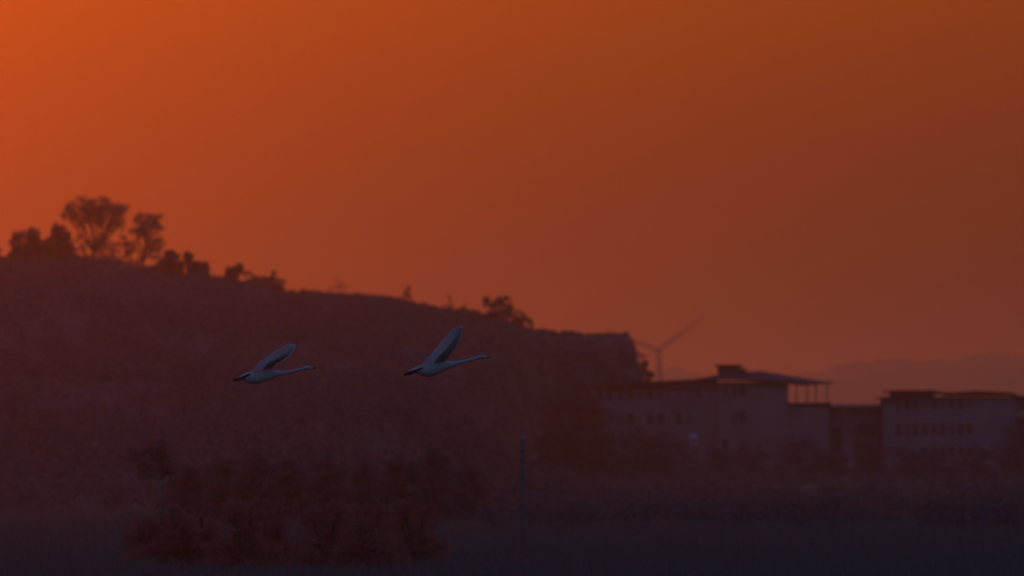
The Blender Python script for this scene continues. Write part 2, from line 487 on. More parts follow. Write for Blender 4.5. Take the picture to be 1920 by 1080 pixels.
for i, (px, a, b, c, lab) in enumerate(AUT):
    tree('autumn_tree', lab, 'tree', px, 350+random.uniform(-9, 10), [(a[0]-4, a[1], a[2]*1.15, a[3]), (b[0]+4, b[1], b[2]*1.15, b[3]), (c[0]-16, c[1]-6, c[2], c[3]), (c[0]+18, c[1]+2, c[2], c[3]), (px-26, 1042, 50, 34), (px+26, 1040, 50, 34), (px-24, 1066, 50, 26), (px+26, 1068, 50, 26)], 11000, 0.036, 100+i, leaf='autumn_leaf',
         group='reddish autumn trees in the low field', base_y=1076, trunk_r=0.04, sub=16, twig=False)
# dark trees behind them
DRK = [(352,868,'dark tree behind the second reddish tree, leftmost of the dark row'),(415,852,'dark tree second from the left in the dark row'),
       (480,846,'dark tree third from the left in the dark row'),(545,858,'dark tree fourth from the left in the dark row'),
       (612,850,'dark tree in the dark row above the gap of the reddish row'),(680,862,'dark tree sixth from the left in the dark row'),
       (748,852,'dark tree seventh from the left in the dark row'),(812,838,'tallest dark tree near the right end of the dark row'),
       (872,868,'dark tree at the right end of the dark row')]
for i, (px, py, lab) in enumerate(DRK):
    py += 6
    tree('dark_tree', lab, 'tree', px, 640+random.uniform(-25, 25),
         [(px-10,py+16,26,18),(px+16,py+24,26,22),(px-18,py+52,34,34),(px+16,py+60,36,36),(px,py+88,44,34),(px+2,py+4,14,12),(px-14,py+122,44,32),(px+18,py+130,44,32)], 8000, 0.075, 200+i, leaf='olive_leaf',
         group='dark trees between the hill and the reddish row', base_y=1000, trunk_r=0.08, sub=13, twig=False)
# shrubs in front of the buildings
for i, (px, py, lab) in enumerate([(1088, 724, 'tall dark tree hiding the left end of the long building'), (1116, 752, 'smaller dark tree under the leftmost upper windows of the long building'),
                                  (1046, 744, 'dark tree on the slope left of the long building')]):
    tree('slope_tree', lab, 'tree', px, 1378+4*i, [(px,py+8,20,14),(px-14,py+26,24,20),(px+14,py+30,24,20),(px,py+60,34,30),(px-8,py+96,38,32),(px+8,py+130,40,30),(px,py+160,40,26)],
         6500, 0.13, 280+i, leaf='brown_leaf', group='trees beside the long building', trunk_r=0.12, sub=12, twig=False)
FRT = [(1065,800,1360,'brown bush left of the long building under the hill'),(1130,806,1360,'brown bush under the far left windows of the long building'),
       (1195,812,1350,'dark bush below the lower window row of the long building'),(1250,808,1350,'dark bush left of the white domed tank'),
       (1345,838,1345,'dark bush right of the white domed tank'),(1410,832,1350,'dark bush under the tall middle block'),
       (1500,824,1350,'dark bush below the open roof terrace'),(1560,838,1350,'dark bush at the dark doorway between the buildings'),
       (1640,836,1345,'brown bush left of the bluish building'),(1700,838,1345,'dark bush under the left windows of the bluish building'),
       (1750,846,1345,'dark bush under the middle windows of the bluish building'),(1830,832,1345,'dark bush under the blank wall of the bluish building'),
       (1905,800,1340,'tall dark bush at the right edge in front of the bluish building')]
for i, (px, py, D, lab) in enumerate(FRT):
    w = (44, 50, 40, 52, 46, 38, 54, 44, 40, 52, 44, 50, 40)[i]; py += (0, 4, -6, 8, 2, 8, -4, 6, 0, 4, -4, 8, 0)[i]
    tree('bush', lab, 'shrub', px, D, [(px-10,py+8,w*.6,14),(px+14,py+14,w*.6,14),(px-4,py+34,w,24),(px+6,py+60,w*1.2,28),(px-14,py+84,w*1.2,24),(px+18,py+88,w*1.2,24)], 5200, 0.14, 300+i,
         leaf='brown_leaf' if i in (0, 1, 8) else 'dark_leaf', group='bushes in front of the buildings', trunk_r=0.09, sub=10, twig=False, sink=0.3)

# scrub over the hill side and tall grass over the field: nobody could count these
def scrub(name, label, n, area, size, leaves, m, seed, hgt, bare_brow=True):
    r = np.random.default_rng(seed); cs, rs = [], []
    for _ in range(n):
        px, D = area(r)
        X = (px-960)*K*D
        z = ground_z(X, D)
        h = hgt*(0.5+r.random())
        if bare_brow and D > 1400:      # nothing tall stands on the bare brow of the hill
            room = (CAM_Z + (HORIZON - float(np.interp(960+X/SC, CREST_X, CREST_Y)) - 3)*SC - CAM_Z)/DC*D + CAM_Z - z
            if room < 0.35: continue
            h = min(h, room)
        cs.append((X, D, z+h*0.45)); rs.append((h*0.8, h*0.8, h*0.6))
    v, f = leaf_cloud(cs, rs, len(cs)*leaves, size, seed)
    return tag(cloud_object(name, v, f, m), label, 'scrub', kind='stuff')
def hill_area(r):
    while True:
        px = r.uniform(-150, 1190); D = 765 + 780*r.random()**0.8
        if px > 1060 and D < 1460: continue
        return px, D
scrub('hillside_scrub', 'low dark scrub covering the side of the hill', 4200, hill_area, 0.17, 55, 'dark_leaf', 501, 1.5)
scrub('hillside_brush', 'reddish brown brush scattered over the hill side', 1200, hill_area, 0.15, 60, 'brown_leaf', 502, 1.3)
scrub('field_scrub', 'dark low scrub scattered over the field in front of the buildings', 1100,
      lambda r: (r.uniform(880, 2000), r.uniform(560, 1370)), 0.13, 70, 'dark_leaf', 503, 0.9)
scrub('cliff_brush', 'dark brush clinging to the steep end of the hill', 420,
      lambda r: (r.uniform(960, 1200), r.uniform(1445, 1535)), 0.15, 60, 'dark_leaf', 505, 1.1)
scrub('brow_turf', 'short rough turf on the bare brow of the hill', 2600,
      lambda r: (r.uniform(-160, 1188), 1466+98*r.random()**0.7), 0.13, 26, 'dark_leaf', 506, 0.34, bare_brow=False)
scrub('crest_brush', 'ragged low brush round the feet of the crest trees', 150,
      lambda r: (r.uniform(-60, 430), DC-6+r.uniform(-6, 3)), 0.11, 70, 'dark_leaf', 504, 0.75, bare_brow=False)
scrub('crest_weeds', 'ragged low weeds along the right half of the hill crest', 170,
      lambda r: (540+450*r.random()**0.8, DC-4+r.uniform(-5, 3)), 0.09, 34, 'brown_leaf', 507, 0.55, bare_brow=False)
def tall_grass():
    r = np.random.default_rng(77); n = 150000
    D = 240+1135*r.random(n)**1.3; px = r.uniform(-120, 2040, n)
    X = (px-960)*K*D
    z = np.maximum(gz(X, D), np.where((D > 750) & (X < 280*SC), hill_z(X, D), -9))-0.05
    h = 0.25+0.35*r.random(n)+0.5*np.clip(fbm(X/6, D/10)+0.2, 0, 1)
    a = r.uniform(0, math.pi, n); w = 0.03+0.03*r.random(n)
    lean = r.normal(0, 0.18, (n, 2))*h[:, None]
    dx = np.cos(a)*w; dy = np.sin(a)*w
    v = np.stack([np.stack([X-dx, D-dy, z], -1), np.stack([X+dx, D+dy, z], -1), np.stack([X+lean[:,0], D+lean[:,1], z+h], -1)], 1).reshape(-1, 3)
    f = np.arange(3*n).reshape(-1, 3)
    tag(cloud_object('tall_grass', v, f, 'dry_grass'), 'rough dry grass over the low field', 'grass', kind='stuff')
tall_grass()

# ------------------------------------------------------------------ buildings
BD = 1400.0
BS = K*BD
def bx(px): return (px-960)*BS
def bz(py): return P(960, py, BD).z

WIN_CACHE = {}
def add_window(root, x, z, w, h, y, lab=None):
    """pane set back in its opening; frame and sill are sub-parts. (x,z) = lower middle of the opening, y = wall face."""
    pane = 'curtained_glass' if random.random() < 0.35 else 'glass'
    key = (round(w, 2), round(h, 2), pane)
    if key not in WIN_CACHE:
        p = MB(); p.box(-w/2, w/2, 0, 0.03, 0, h)
        fr = MB(); t = 0.055
        fr.box(-w/2, -w/2+t, -0.05, -0.003, 0, h); fr.box(w/2-t, w/2, -0.05, -0.003, 0, h)
        fr.box(-w/2+t, w/2-t, -0.05, -0.003, 0, t); fr.box(-w/2+t, w/2-t, -0.05, -0.003, h-t, h)
        fr.box(-t/2, t/2, -0.045, -0.004, t, h-t); fr.box(-w/2+t, -t/2, -0.045, -0.004, h*0.66, h*0.66+t*0.8); fr.box(t/2, w/2-t, -0.045, -0.004, h*0.66, h*0.66+t*0.8)
        sl = MB(); sl.box(-w/2-0.08, w/2+0.08, -0.32, -0.224, -0.10, -0.012)
        WIN_CACHE[key] = (p.mesh('window', pane), fr.mesh('frame', 'frame_paint'), sl.mesh('sill', 'concrete'))
    a, b, c = WIN_CACHE[key]
    o = link('window', a, root, (x, y+0.22, z)); link('frame', b, o); link('sill', c, o)
    return o

def facade(x0, x1, z0, z1, y, opens, ztop=None, t=0.25, mb=None):
    """wall sheet facing the camera with real openings and reveals."""
    mb = mb or MB()
    xs = sorted({x0, x1, *[v for o in opens for v in (o[0]-o[2]/2, o[0]+o[2]/2)]})
    zs = sorted({z0, z1, *[v for o in opens for v in (o[1], o[1]+o[3])]})
    zt = ztop or (lambda x: z1)
    for i in range(len(xs)-1):
        for j in range(len(zs)-1):
            xm = (xs[i]+xs[i+1])/2; zm = (zs[j]+zs[j+1])/2
            if any(abs(xm-o[0]) < o[2]/2 and o[1] < zm < o[1]+o[3] for o in opens): continue
            top = j == len(zs)-2
            a = zt(xs[i]) if top else zs[j+1]; b = zt(xs[i+1]) if top else zs[j+1]
            mb.add([(xs[i],y,zs[j]),(xs[i+1],y,zs[j]),(xs[i+1],y,b),(xs[i],y,a)], [(0,1,2,3)])
    for (x, z, w, h) in opens:
        l, r_ = x-w/2, x+w/2
        for q in ([(l,z),(l,z+h)],[(r_,z),(r_,z+h)],[(l,z),(r_,z)],[(l,z+h),(r_,z+h)]):
            (ax, az), (bx_, bz_) = q
            mb.add([(ax,y,az),(bx_,y,bz_),(bx_,y+t,bz_),(ax,y+t,az)], [(0,1,2,3)])
    return mb

def shell(mb, x0, x1, z0, zt0, zt1, y0, y1):
    """sides, back and flat top of a block whose front is a facade."""
    mb.add([(x0,y0,z0),(x0,y1,z0),(x0,y1,zt0),(x0,y0,zt0)], [(0,3,2,1)])
    mb.add([(x1,y0,z0),(x1,y1,z0),(x1,y1,zt1),(x1,y0,zt1)], [(0,1,2,3)])
    mb.add([(x0,y1,z0),(x1,y1,z0),(x1,y1,zt1),(x0,y1,zt0)], [(0,1,2,3)])
    mb.add([(x0,y0,zt0),(x1,y0,zt1),(x1,y1,zt1),(x0,y1,zt0)], [(0,1,2,3)])

def sill_z(py): return bz(py)

def building_long():
    ox, oz = bx(1320), 1.7
    root = thing('long_building', (ox, BD, oz), 'long pale building with a hipped roof, rooftop box and open terrace', 'building')
    X = lambda px: bx(px)-ox
    Z = lambda py: bz(py)-oz
    # low wing with two visible window rows, its top falling gently to the left
    ops = []
    for px, py in zip([1125,1143,1163,1182,1201,1219,1239,1254,1271,1293,1309], [752,751.5,751,750.5,750,749.5,749,748.5,748,747.5,747]):
        ops.append((X(px), Z(py), 0.74, 1.32))
    for px, py in zip([1163,1182,1219,1239,1273,1293], [798,798,797.5,797.5,797,797]):
        ops.append((X(px), Z(py), 0.78, 1.36))
    for px in (1182, 1219, 1239, 1273):
        ops.append((X(px), Z(846), 0.78, 1.36))
    # merge z rows: each window keeps its own opening
    tl, tr = Z(726), Z(714)
    x0, x1 = X(1112), X(1345)
    zt = lambda x: tl+(tr-tl)*(x-x0)/(x1-x0)
    mb = facade(x0, x1, -0.4, Z(730), 0.0, ops)
    mb.add([(x0,0,Z(730)),(x1,0,Z(730)),(x1,0,tr),(x0,0,tl)], [(0,1,2,3)])
    shell(mb, x0, x1, -0.4, tl, tr, 0.0, 10.0)
    mb.build('wall', 'plaster', root)
    for x, z, w, h in ops: add_window(root, x, z, w, h, 0.0)
    # roof slab of the wing with an overhanging edge
    rb = MB(); a = 0.28
    v = [(x0-0.4,-0.55,tl-0.02),(x1,-0.55,tr-0.02),(x1,10.4,tr-0.02),(x0-0.4,10.4,tl-0.02),
         (x0-0.4,-0.55,tl+a),(x1,-0.55,tr+a),(x1,10.4,tr+a),(x0-0.4,10.4,tl+a)]
    v = [(p[0], p[1], p[2]+0.03) for p in v]
    rb.add(v, [(0,3,2,1),(4,5,6,7),(0,1,5,4),(1,2,6,5),(2,3,7,6),(3,0,4,7)])
    rb.build('roof_slab', 'roof_tile', root)
    # middle block, a little proud of the wing
    ops = [(X(1360), Z(744), 0.8, 1.25), (X(1377), Z(744), 0.62, 1.25), (X(1392), Z(744), 0.85, 1.35),
           (X(1377), Z(795), 0.7, 1.5), (X(1392), Z(795), 0.85, 1.6), (X(1360), Z(846), 0.8, 1.3), (X(1392), Z(846), 0.8, 1.3)]
    x0, x1 = X(1345.5), X(1478)
    mb = facade(x0, x1, -0.4, Z(716), -0.6, ops)
    shell(mb, x0, x1, -0.4, Z(716), Z(716), -0.6, 10.2)
    mb.build('wall', 'plaster', root)
    for x, z, w, h in ops: add_window(root, x, z, w, h, -0.6)
    # hipped roof with the wide right-hand overhang
    rb = MB()
    fr = [(1308,711.5),(1345,712.5),(1400,713.5),(1478,719),(1505,722.5),(1565,718.5)]
    up = [(1308,710),(1345,710),(1400,710),(1478,714),(1505,718),(1565,717.2)]
    N = len(fr)
    vs = []
    for (p, q) in fr: vs.append((X(p), -1.3, Z(q)))
    for (p, q) in up: vs.append((X(p), -1.3, Z(q)))
    for (p, q) in fr: vs.append((X(p), 11.0, Z(q)+0.05))
    for (p, q) in up: vs.append((X(p), 11.0, Z(q)+0.05))
    ridge = [(1345,702),(1360,699),(1398,696),(1430,695),(1478,703),(1520,710.5)]
    for (p, q) in ridge: vs.append((X(p), 4.8, Z(q)))
    fs = []
    for i in range(N-1):
        fs.append((i, i+1, N+i+1, N+i)); fs.append((2*N+i+1, 2*N+i, 3*N+i, 3*N+i+1))
        fs.append((i+1, i, 2*N+i, 2*N+i+1))
        fs.append((N+i, N+i+1, 4*N+i+1, 4*N+i)); fs.append((3*N+i+1, 3*N+i, 4*N+i, 4*N+i+1))
    fs += [(0, N, 3*N, 2*N), (N, 4*N, 3*N), (N-1, 3*N-1, 4*N-1, 2*N-1), (2*N-1, 4*N-1, 5*N-1)]
    rb.add(vs, fs)
    roof = rb.build('roof', 'roof_tile', root)
    # stair head on the roof
    hb = MB(); hb.box(X(1347), X(1389), 2.5, 5.5, Z(706), Z(687.2)); hb.box(X(1389.2), X(1399), 3.2, 5.2, Z(704), Z(692)); 
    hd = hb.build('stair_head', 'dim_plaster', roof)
    hc = MB(); hc.box(X(1341.5), X(1393), 2.0, 6.0, Z(687), Z(683.4)); hc.box(X(1388), X(1401.5), 2.9, 5.5, Z(691.8), Z(690)); hc.build('cap_slab', 'roof_tile', roof)
    # terrace: block below, parapet, columns
    tb = MB(); tb.box(X(1478.3), X(1554), 0.0, 9.5, -0.4, Z(760)); tb.build('terrace_block', 'plaster', root)
    pb = MB(); pb.box(X(1478.3), X(1558), -0.35, 9.8, Z(759.9), Z(755)); pb.build('parapet', 'roof_tile', root)
    for px, yy in ((1497, 9.3), (1517, 9.3), (1534, 9.3), (1551, 0.2)):
        cb = MB(); w = 0.075; x = X(px); z0, z1 = Z(755.0)+0.003, Z(719)
        n = 10
        ring = lambda r_, z: [(x+r_*math.cos(2*math.pi*j/n), yy+r_*math.sin(2*math.pi*j/n), z) for j in range(n)]
        cb.loft([ring(.13, z0), ring(.13, z0+.12), ring(w, z0+.16), ring(w*.92, z1-.16), ring(.12, z1-.12), ring(.12, z1)])
        cb.build('column', 'plaster', root)
    return root
building_long()

def building_link():
    ox, oz = bx(1606), 1.7
    root = thing('low_annex', (ox, BD, oz), 'low dark annex joining the long building and the bluish building', 'building')
    X = lambda px: bx(px)-ox
    Z = lambda py: bz(py)-oz
    ops = [(X(1569), Z(828), 1.1, 1.5), (X(1628), Z(822), 2.4, 1.6)]
    mb = facade(X(1554.4), X(1652), -0.4, Z(764), 2.2, ops)
    shell(mb, X(1554.4), X(1652), -0.4, Z(764), Z(764), 2.2, 9.0)
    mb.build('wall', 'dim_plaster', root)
    d = MB(); d.box(X(1569)-0.55, X(1569)+0.55, 2.4, 2.45, Z(828), Z(828)+1.5); d.build('door', 'dark_metal', root)
    add_window(root, X(1628), Z(822), 2.4, 1.6, 2.2)
    c = MB(); c.box(X(1553), X(1653), 1.5, 9.3, Z(763.8), Z(758.2)); c.build('parapet', 'concrete', root)
    g = MB(); g.box(X(1580), X(1601), 0.6, 1.9, -0.4, Z(813)); g.box(X(1579), X(1602), 0.45, 2.0, Z(812.9), Z(811)); g.build('porch', 'plaster', root)
building_link()

def building_blue():
    ox, oz = bx(1780), 1.7
    root = thing('bluish_building', (ox, BD, oz), 'bluish white flat-roofed building with rows of narrow windows at the right', 'building')
    X = lambda px: bx(px)-ox
    Z = lambda py: bz(py)-oz
    cols = [1685,1701,1717,1734,1751,1767,1785,1802,1817]
    ops = [(X(p), Z(769-i*0.35), 0.66, 1.25) for i, p in enumerate(cols)]
    ops += [(X(p), Z(817-i*0.2), 0.68, 1.32) for i, p in enumerate(cols)]
    ops += [(X(p), Z(857), 0.68, 1.2) for p in cols[3:]]
    x0, x1 = X(1655), X(1904)
    mb = facade(x0, x1, -0.4, Z(744), 0.0, ops)
    shell(mb, x0, x1, -0.4, Z(744), Z(744), 0.0, 9.0)
    mb.build('wall', 'blue_plaster', root)
    for x, z, w, h in ops: add_window(root, x, z, w, h, 0.0)
    # lower eave running the whole front, rising to the right
    e = MB()
    v = [(X(1641),-0.8,Z(748)),(X(1770),-0.8,Z(739)),(X(1907),-0.8,Z(741.5)),(X(1641),9.4,Z(748)),(X(1770),9.4,Z(739)),(X(1907),9.4,Z(741.5)),
         (X(1641),-0.8,Z(746.6)),(X(1770),-0.8,Z(735.5)),(X(1907),-0.8,Z(738.5)),(X(1641),9.4,Z(746.6)),(X(1770),9.4,Z(735.5)),(X(1907),9.4,Z(738.5))]
    fs = []
    for i in (0, 1):
        fs += [(i+1,i,3+i,4+i),(6+i,7+i,10+i,9+i),(i,i+1,7+i,6+i),(4+i,3+i,9+i,10+i)]
    fs += [(0,6,9,3),(2,5,11,8)]
    e.add(v, fs)
    roof = e.build('roof', 'roof_tile', root)
    u = MB(); u.box(X(1671), X(1752), 1.5, 8.0, Z(745), Z(734.6)); u.build('roof_room', 'dim_plaster', roof)
    s = MB()
    pr = [(1659,733.6),(1672,731.6),(1736,732),(1745,730.8),(1754,732.4),(1772,736.2)]
    vs = [(X(p), y, Z(q)) for y in (0.8, 8.6) for p, q in pr] + [(X(p), y, Z(q+2.6)) for y in (0.8, 8.6) for p, q in pr]
    n = len(pr); fs = []
    for i in range(n-1):
        fs += [(i, i+1, n+i+1, n+i), (2*n+i+1, 2*n+i, 3*n+i, 3*n+i+1), (i+1, i, 2*n+i, 2*n+i+1), (n+i, n+i+1, 3*n+i+1, 3*n+i)]
    fs += [(0, n, 3*n, 2*n), (n-1, 3*n-1, 4*n-1, 2*n-1)]
    s.add(vs, fs); s.build('cap_slab', 'roof_tile', roof)
    t = MB(); pr = [(1772,736.6),(1800,734.6),(1832,733),(1868,734.6),(1905,737.2)]
    vs = [(X(p), y, Z(q)) for y in (-0.5, 8.8) for p, q in pr] + [(X(p), y, Z(742)) for y in (-0.5, 8.8) for p, q in pr]
    n = len(pr); fs = []
    for i in range(n-1):
        fs += [(i, i+1, n+i+1, n+i), (2*n+i+1, 2*n+i, 3*n+i, 3*n+i+1), (n+i, n+i+1, 3*n+i+1, 3*n+i)]
    fs += [(0, n, 3*n, 2*n), (n-1, 3*n-1, 4*n-1, 2*n-1)]
    t.add(vs, fs); t.build('parapet', 'roof_tile', roof)
building_blue()

def building_edge():
    ox, oz = bx(1945), 1.7
    root = thing('edge_building', (ox, BD+4, oz), 'pale building with a balcony cut off by the right edge of the picture', 'building')
    X = lambda px: bx(px)-ox
    Z = lambda py: bz(py)-oz
    ops = [(X(1925), Z(782), 1.0, 1.5), (X(1955), Z(782), 1.0, 1.5), (X(1955), Z(832), 1.0, 1.5)]
    mb = facade(X(1907), X(1990), -0.4, Z(745), 0, ops); shell(mb, X(1907), X(1990), -0.4, Z(745), Z(745), 0, 8)
    mb.build('wall', 'plaster', root)
    for x, z, w, h in ops: add_window(root, x, z, w, h, 0.0)
    r_ = MB(); r_.box(X(1904.5), X(1994), -0.7, 8.4, Z(744.9), Z(741.8)); r_.build('roof_slab', 'roof_tile', root)
    b = MB(); b.box(X(1909), X(1940), -1.2, -0.004, Z(784.5), Z(782.2)); b.box(X(1909), X(1940), -1.2, -1.1, Z(782.1), Z(769)); b.build('balcony', 'concrete', root)
building_edge()

# ------------------------------------------------------------------ white domed tank below the long building
def white_tank():
    q = P(1300, 838, 1338)
    z0 = ground_z(q.x, 1338)
    root = thing('water_tank', (q.x, 1338, z0), 'small white domed tank with a dark band below the long building', 'tank')
    zt = P(1300, 813, 1338).z-z0; zb = P(1300, 834, 1338).z-z0
    n = 20; ring = lambda r_, z: [(r_*math.cos(2*math.pi*j/n), r_*math.sin(2*math.pi*j/n), z) for j in range(n)]
    h = zt-zb
    dm = MB(); dm.loft([ring(.44, zb+h*.42), ring(.46, zb+h*.5), ring(.43, zb+h*.72), ring(.32, zb+h*.9), ring(.14, zt-.03), ring(.04, zt)]); dm.build('dome', 'white_plastic', root, smooth=True)
    bd = MB(); bd.loft([ring(.40, zb+h*.22), ring(.40, zb+h*.419)]); bd.build('band', 'dark_metal', root)
    rm = MB(); rm.loft([ring(.36, zb), ring(.44, zb+.05), ring(.44, zb+h*.2), ring(.38, zb+h*.219)]); rm.build('rim', 'white_plastic', root, smooth=True)
    for j in range(4):
        a = math.pi/4+j*math.pi/2
        l = MB(); l.tube([(.3*math.cos(a), .3*math.sin(a), -0.2), (.3*math.cos(a), .3*math.sin(a), zb-.002)], .04, 6); l.build('leg', 'dark_metal', root)
white_tank()

# ------------------------------------------------------------------ poles
def concrete_pole():
    D = 385.0; q = P(980, 822, D); z0 = ground_z(q.x, D)
    root = thing('concrete_pole', (q.x, D, z0-0.2), 'bare upright concrete pole in the low field below the right swan', 'pole')
    h = q.z-z0+0.2
    n = 12; ring = lambda r_, z: [(r_*math.cos(2*math.pi*j/n), r_*math.sin(2*math.pi*j/n), z) for j in range(n)]
    m = MB(); m.loft([ring(.085, 0), ring(.08, h*.4), ring(.07, h*.96), ring(.066, h)]); m.build('shaft', 'pole_concrete', root, smooth=True)
    c = MB(); c.loft([ring(.08, h+.002), ring(.08, h+.03), ring(.03, h+.07)]); c.build('cap', 'concrete', root)
    for zz in (h*.9, h*.82):
        b = MB(); b.loft([ring(.082, zz), ring(.082, zz+.04)]); b.build('band', 'dark_metal', root)
concrete_pole()
def utility_pole():
    D = 1492.0; q = P(1206, 662, D); z0 = ground_z(q.x, D)
    root = thing('utility_pole', (q.x, D, z0-0.2), 'thin utility pole with two crossarms beside the cliff', 'utility pole')
    h = q.z-z0+0.2; s = K*D
    m = MB(); m.tube([(0,0,0), (0,0,h)], [.13, .08], 10); m.build('shaft', 'bark', root)
    for dy, w0, w1 in ((5, -10, 12), (18, -6, 12)):
        z = h-dy*s
        c = MB(); c.box(w0*s, w1*s, -.16, -.08, z-.06, z+.06); c.build('crossarm', 'bark', root)
        for t in (0.08, 0.5, 0.92):
            x = (w0+(w1-w0)*t)*s
            i = MB(); i.tube([(x,-.12,z+.061), (x,-.12,z+.12), (x,-.12,z+.2), (x,-.12,z+.26)], [.05,.06,.045,.02], 8); i.build('insulator', 'ceramic', root)
utility_pole()

# ------------------------------------------------------------------ wind turbine far behind
def turbine():
    D = 6600.0; hub = P(1234, 657, D); s = K*D
    z0 = 1.8
    root = thing('wind_turbine', (hub.x, D, z0), 'faint three-bladed wind turbine far behind the cliff', 'wind turbine')
    h = hub.z-z0
    n = 20
    m = MB(); m.tube([(0,3,-1), (0,3,h*.5), (0,3,h-1.4)], [2.0, 1.6, 1.05], n); m.build('tower', 'turbine_backlit_grey', root, smooth=True)
    nb = MB(); nb.loft([[(w*a, y, h+b*w2) for a, b in ((-1,-1),(1,-1),(1.15,0),(1,1),(-1,1),(-1.15,0))] for y, w, w2 in ((-1.8,1.4,1.4),(0,1.9,1.8),(6,1.9,1.9),(9,1.2,1.3))]); nb.build('nacelle', 'turbine_backlit_grey', root)
    hb = MB(); hb.loft([[(r_*math.cos(2*math.pi*j/14), y, h+r_*math.sin(2*math.pi*j/14)) for j in range(14)] for y, r_ in ((-5,.2),(-4.4,1.1),(-3.2,1.7),(-1.9,1.75))]); hb.build('hub', 'turbine_backlit_grey', root, smooth=True)
    for ang in (36.0, 157.5, 277.0):
        a = math.radians(ang); d = Vector((math.cos(a), 0, math.sin(a))); e = Vector((-math.sin(a), 0, math.cos(a)))
        L = 115*s; rings = []
        for t, c, th in ((0.02,.9,.85),(0.06,1.0,.7),(0.16,2.0,.55),(0.28,1.85,.4),(0.5,1.3,.25),(0.75,.85,.15),(0.94,.5,.08),(1.0,.12,.04)):
            o = Vector((0,-3.2,h)) + d*(L*t)
            rings.append([o + e*(0.62*c*x) + Vector((0,1,0))*(th*y) for x, y in ((-.9,0),(-.5,1),(.2,.8),(1.1,0),(.2,-.8),(-.5,-1))])
        b = MB(); b.loft(rings); b.build('blade', 'turbine_backlit_grey', root, smooth=True)
turbine()

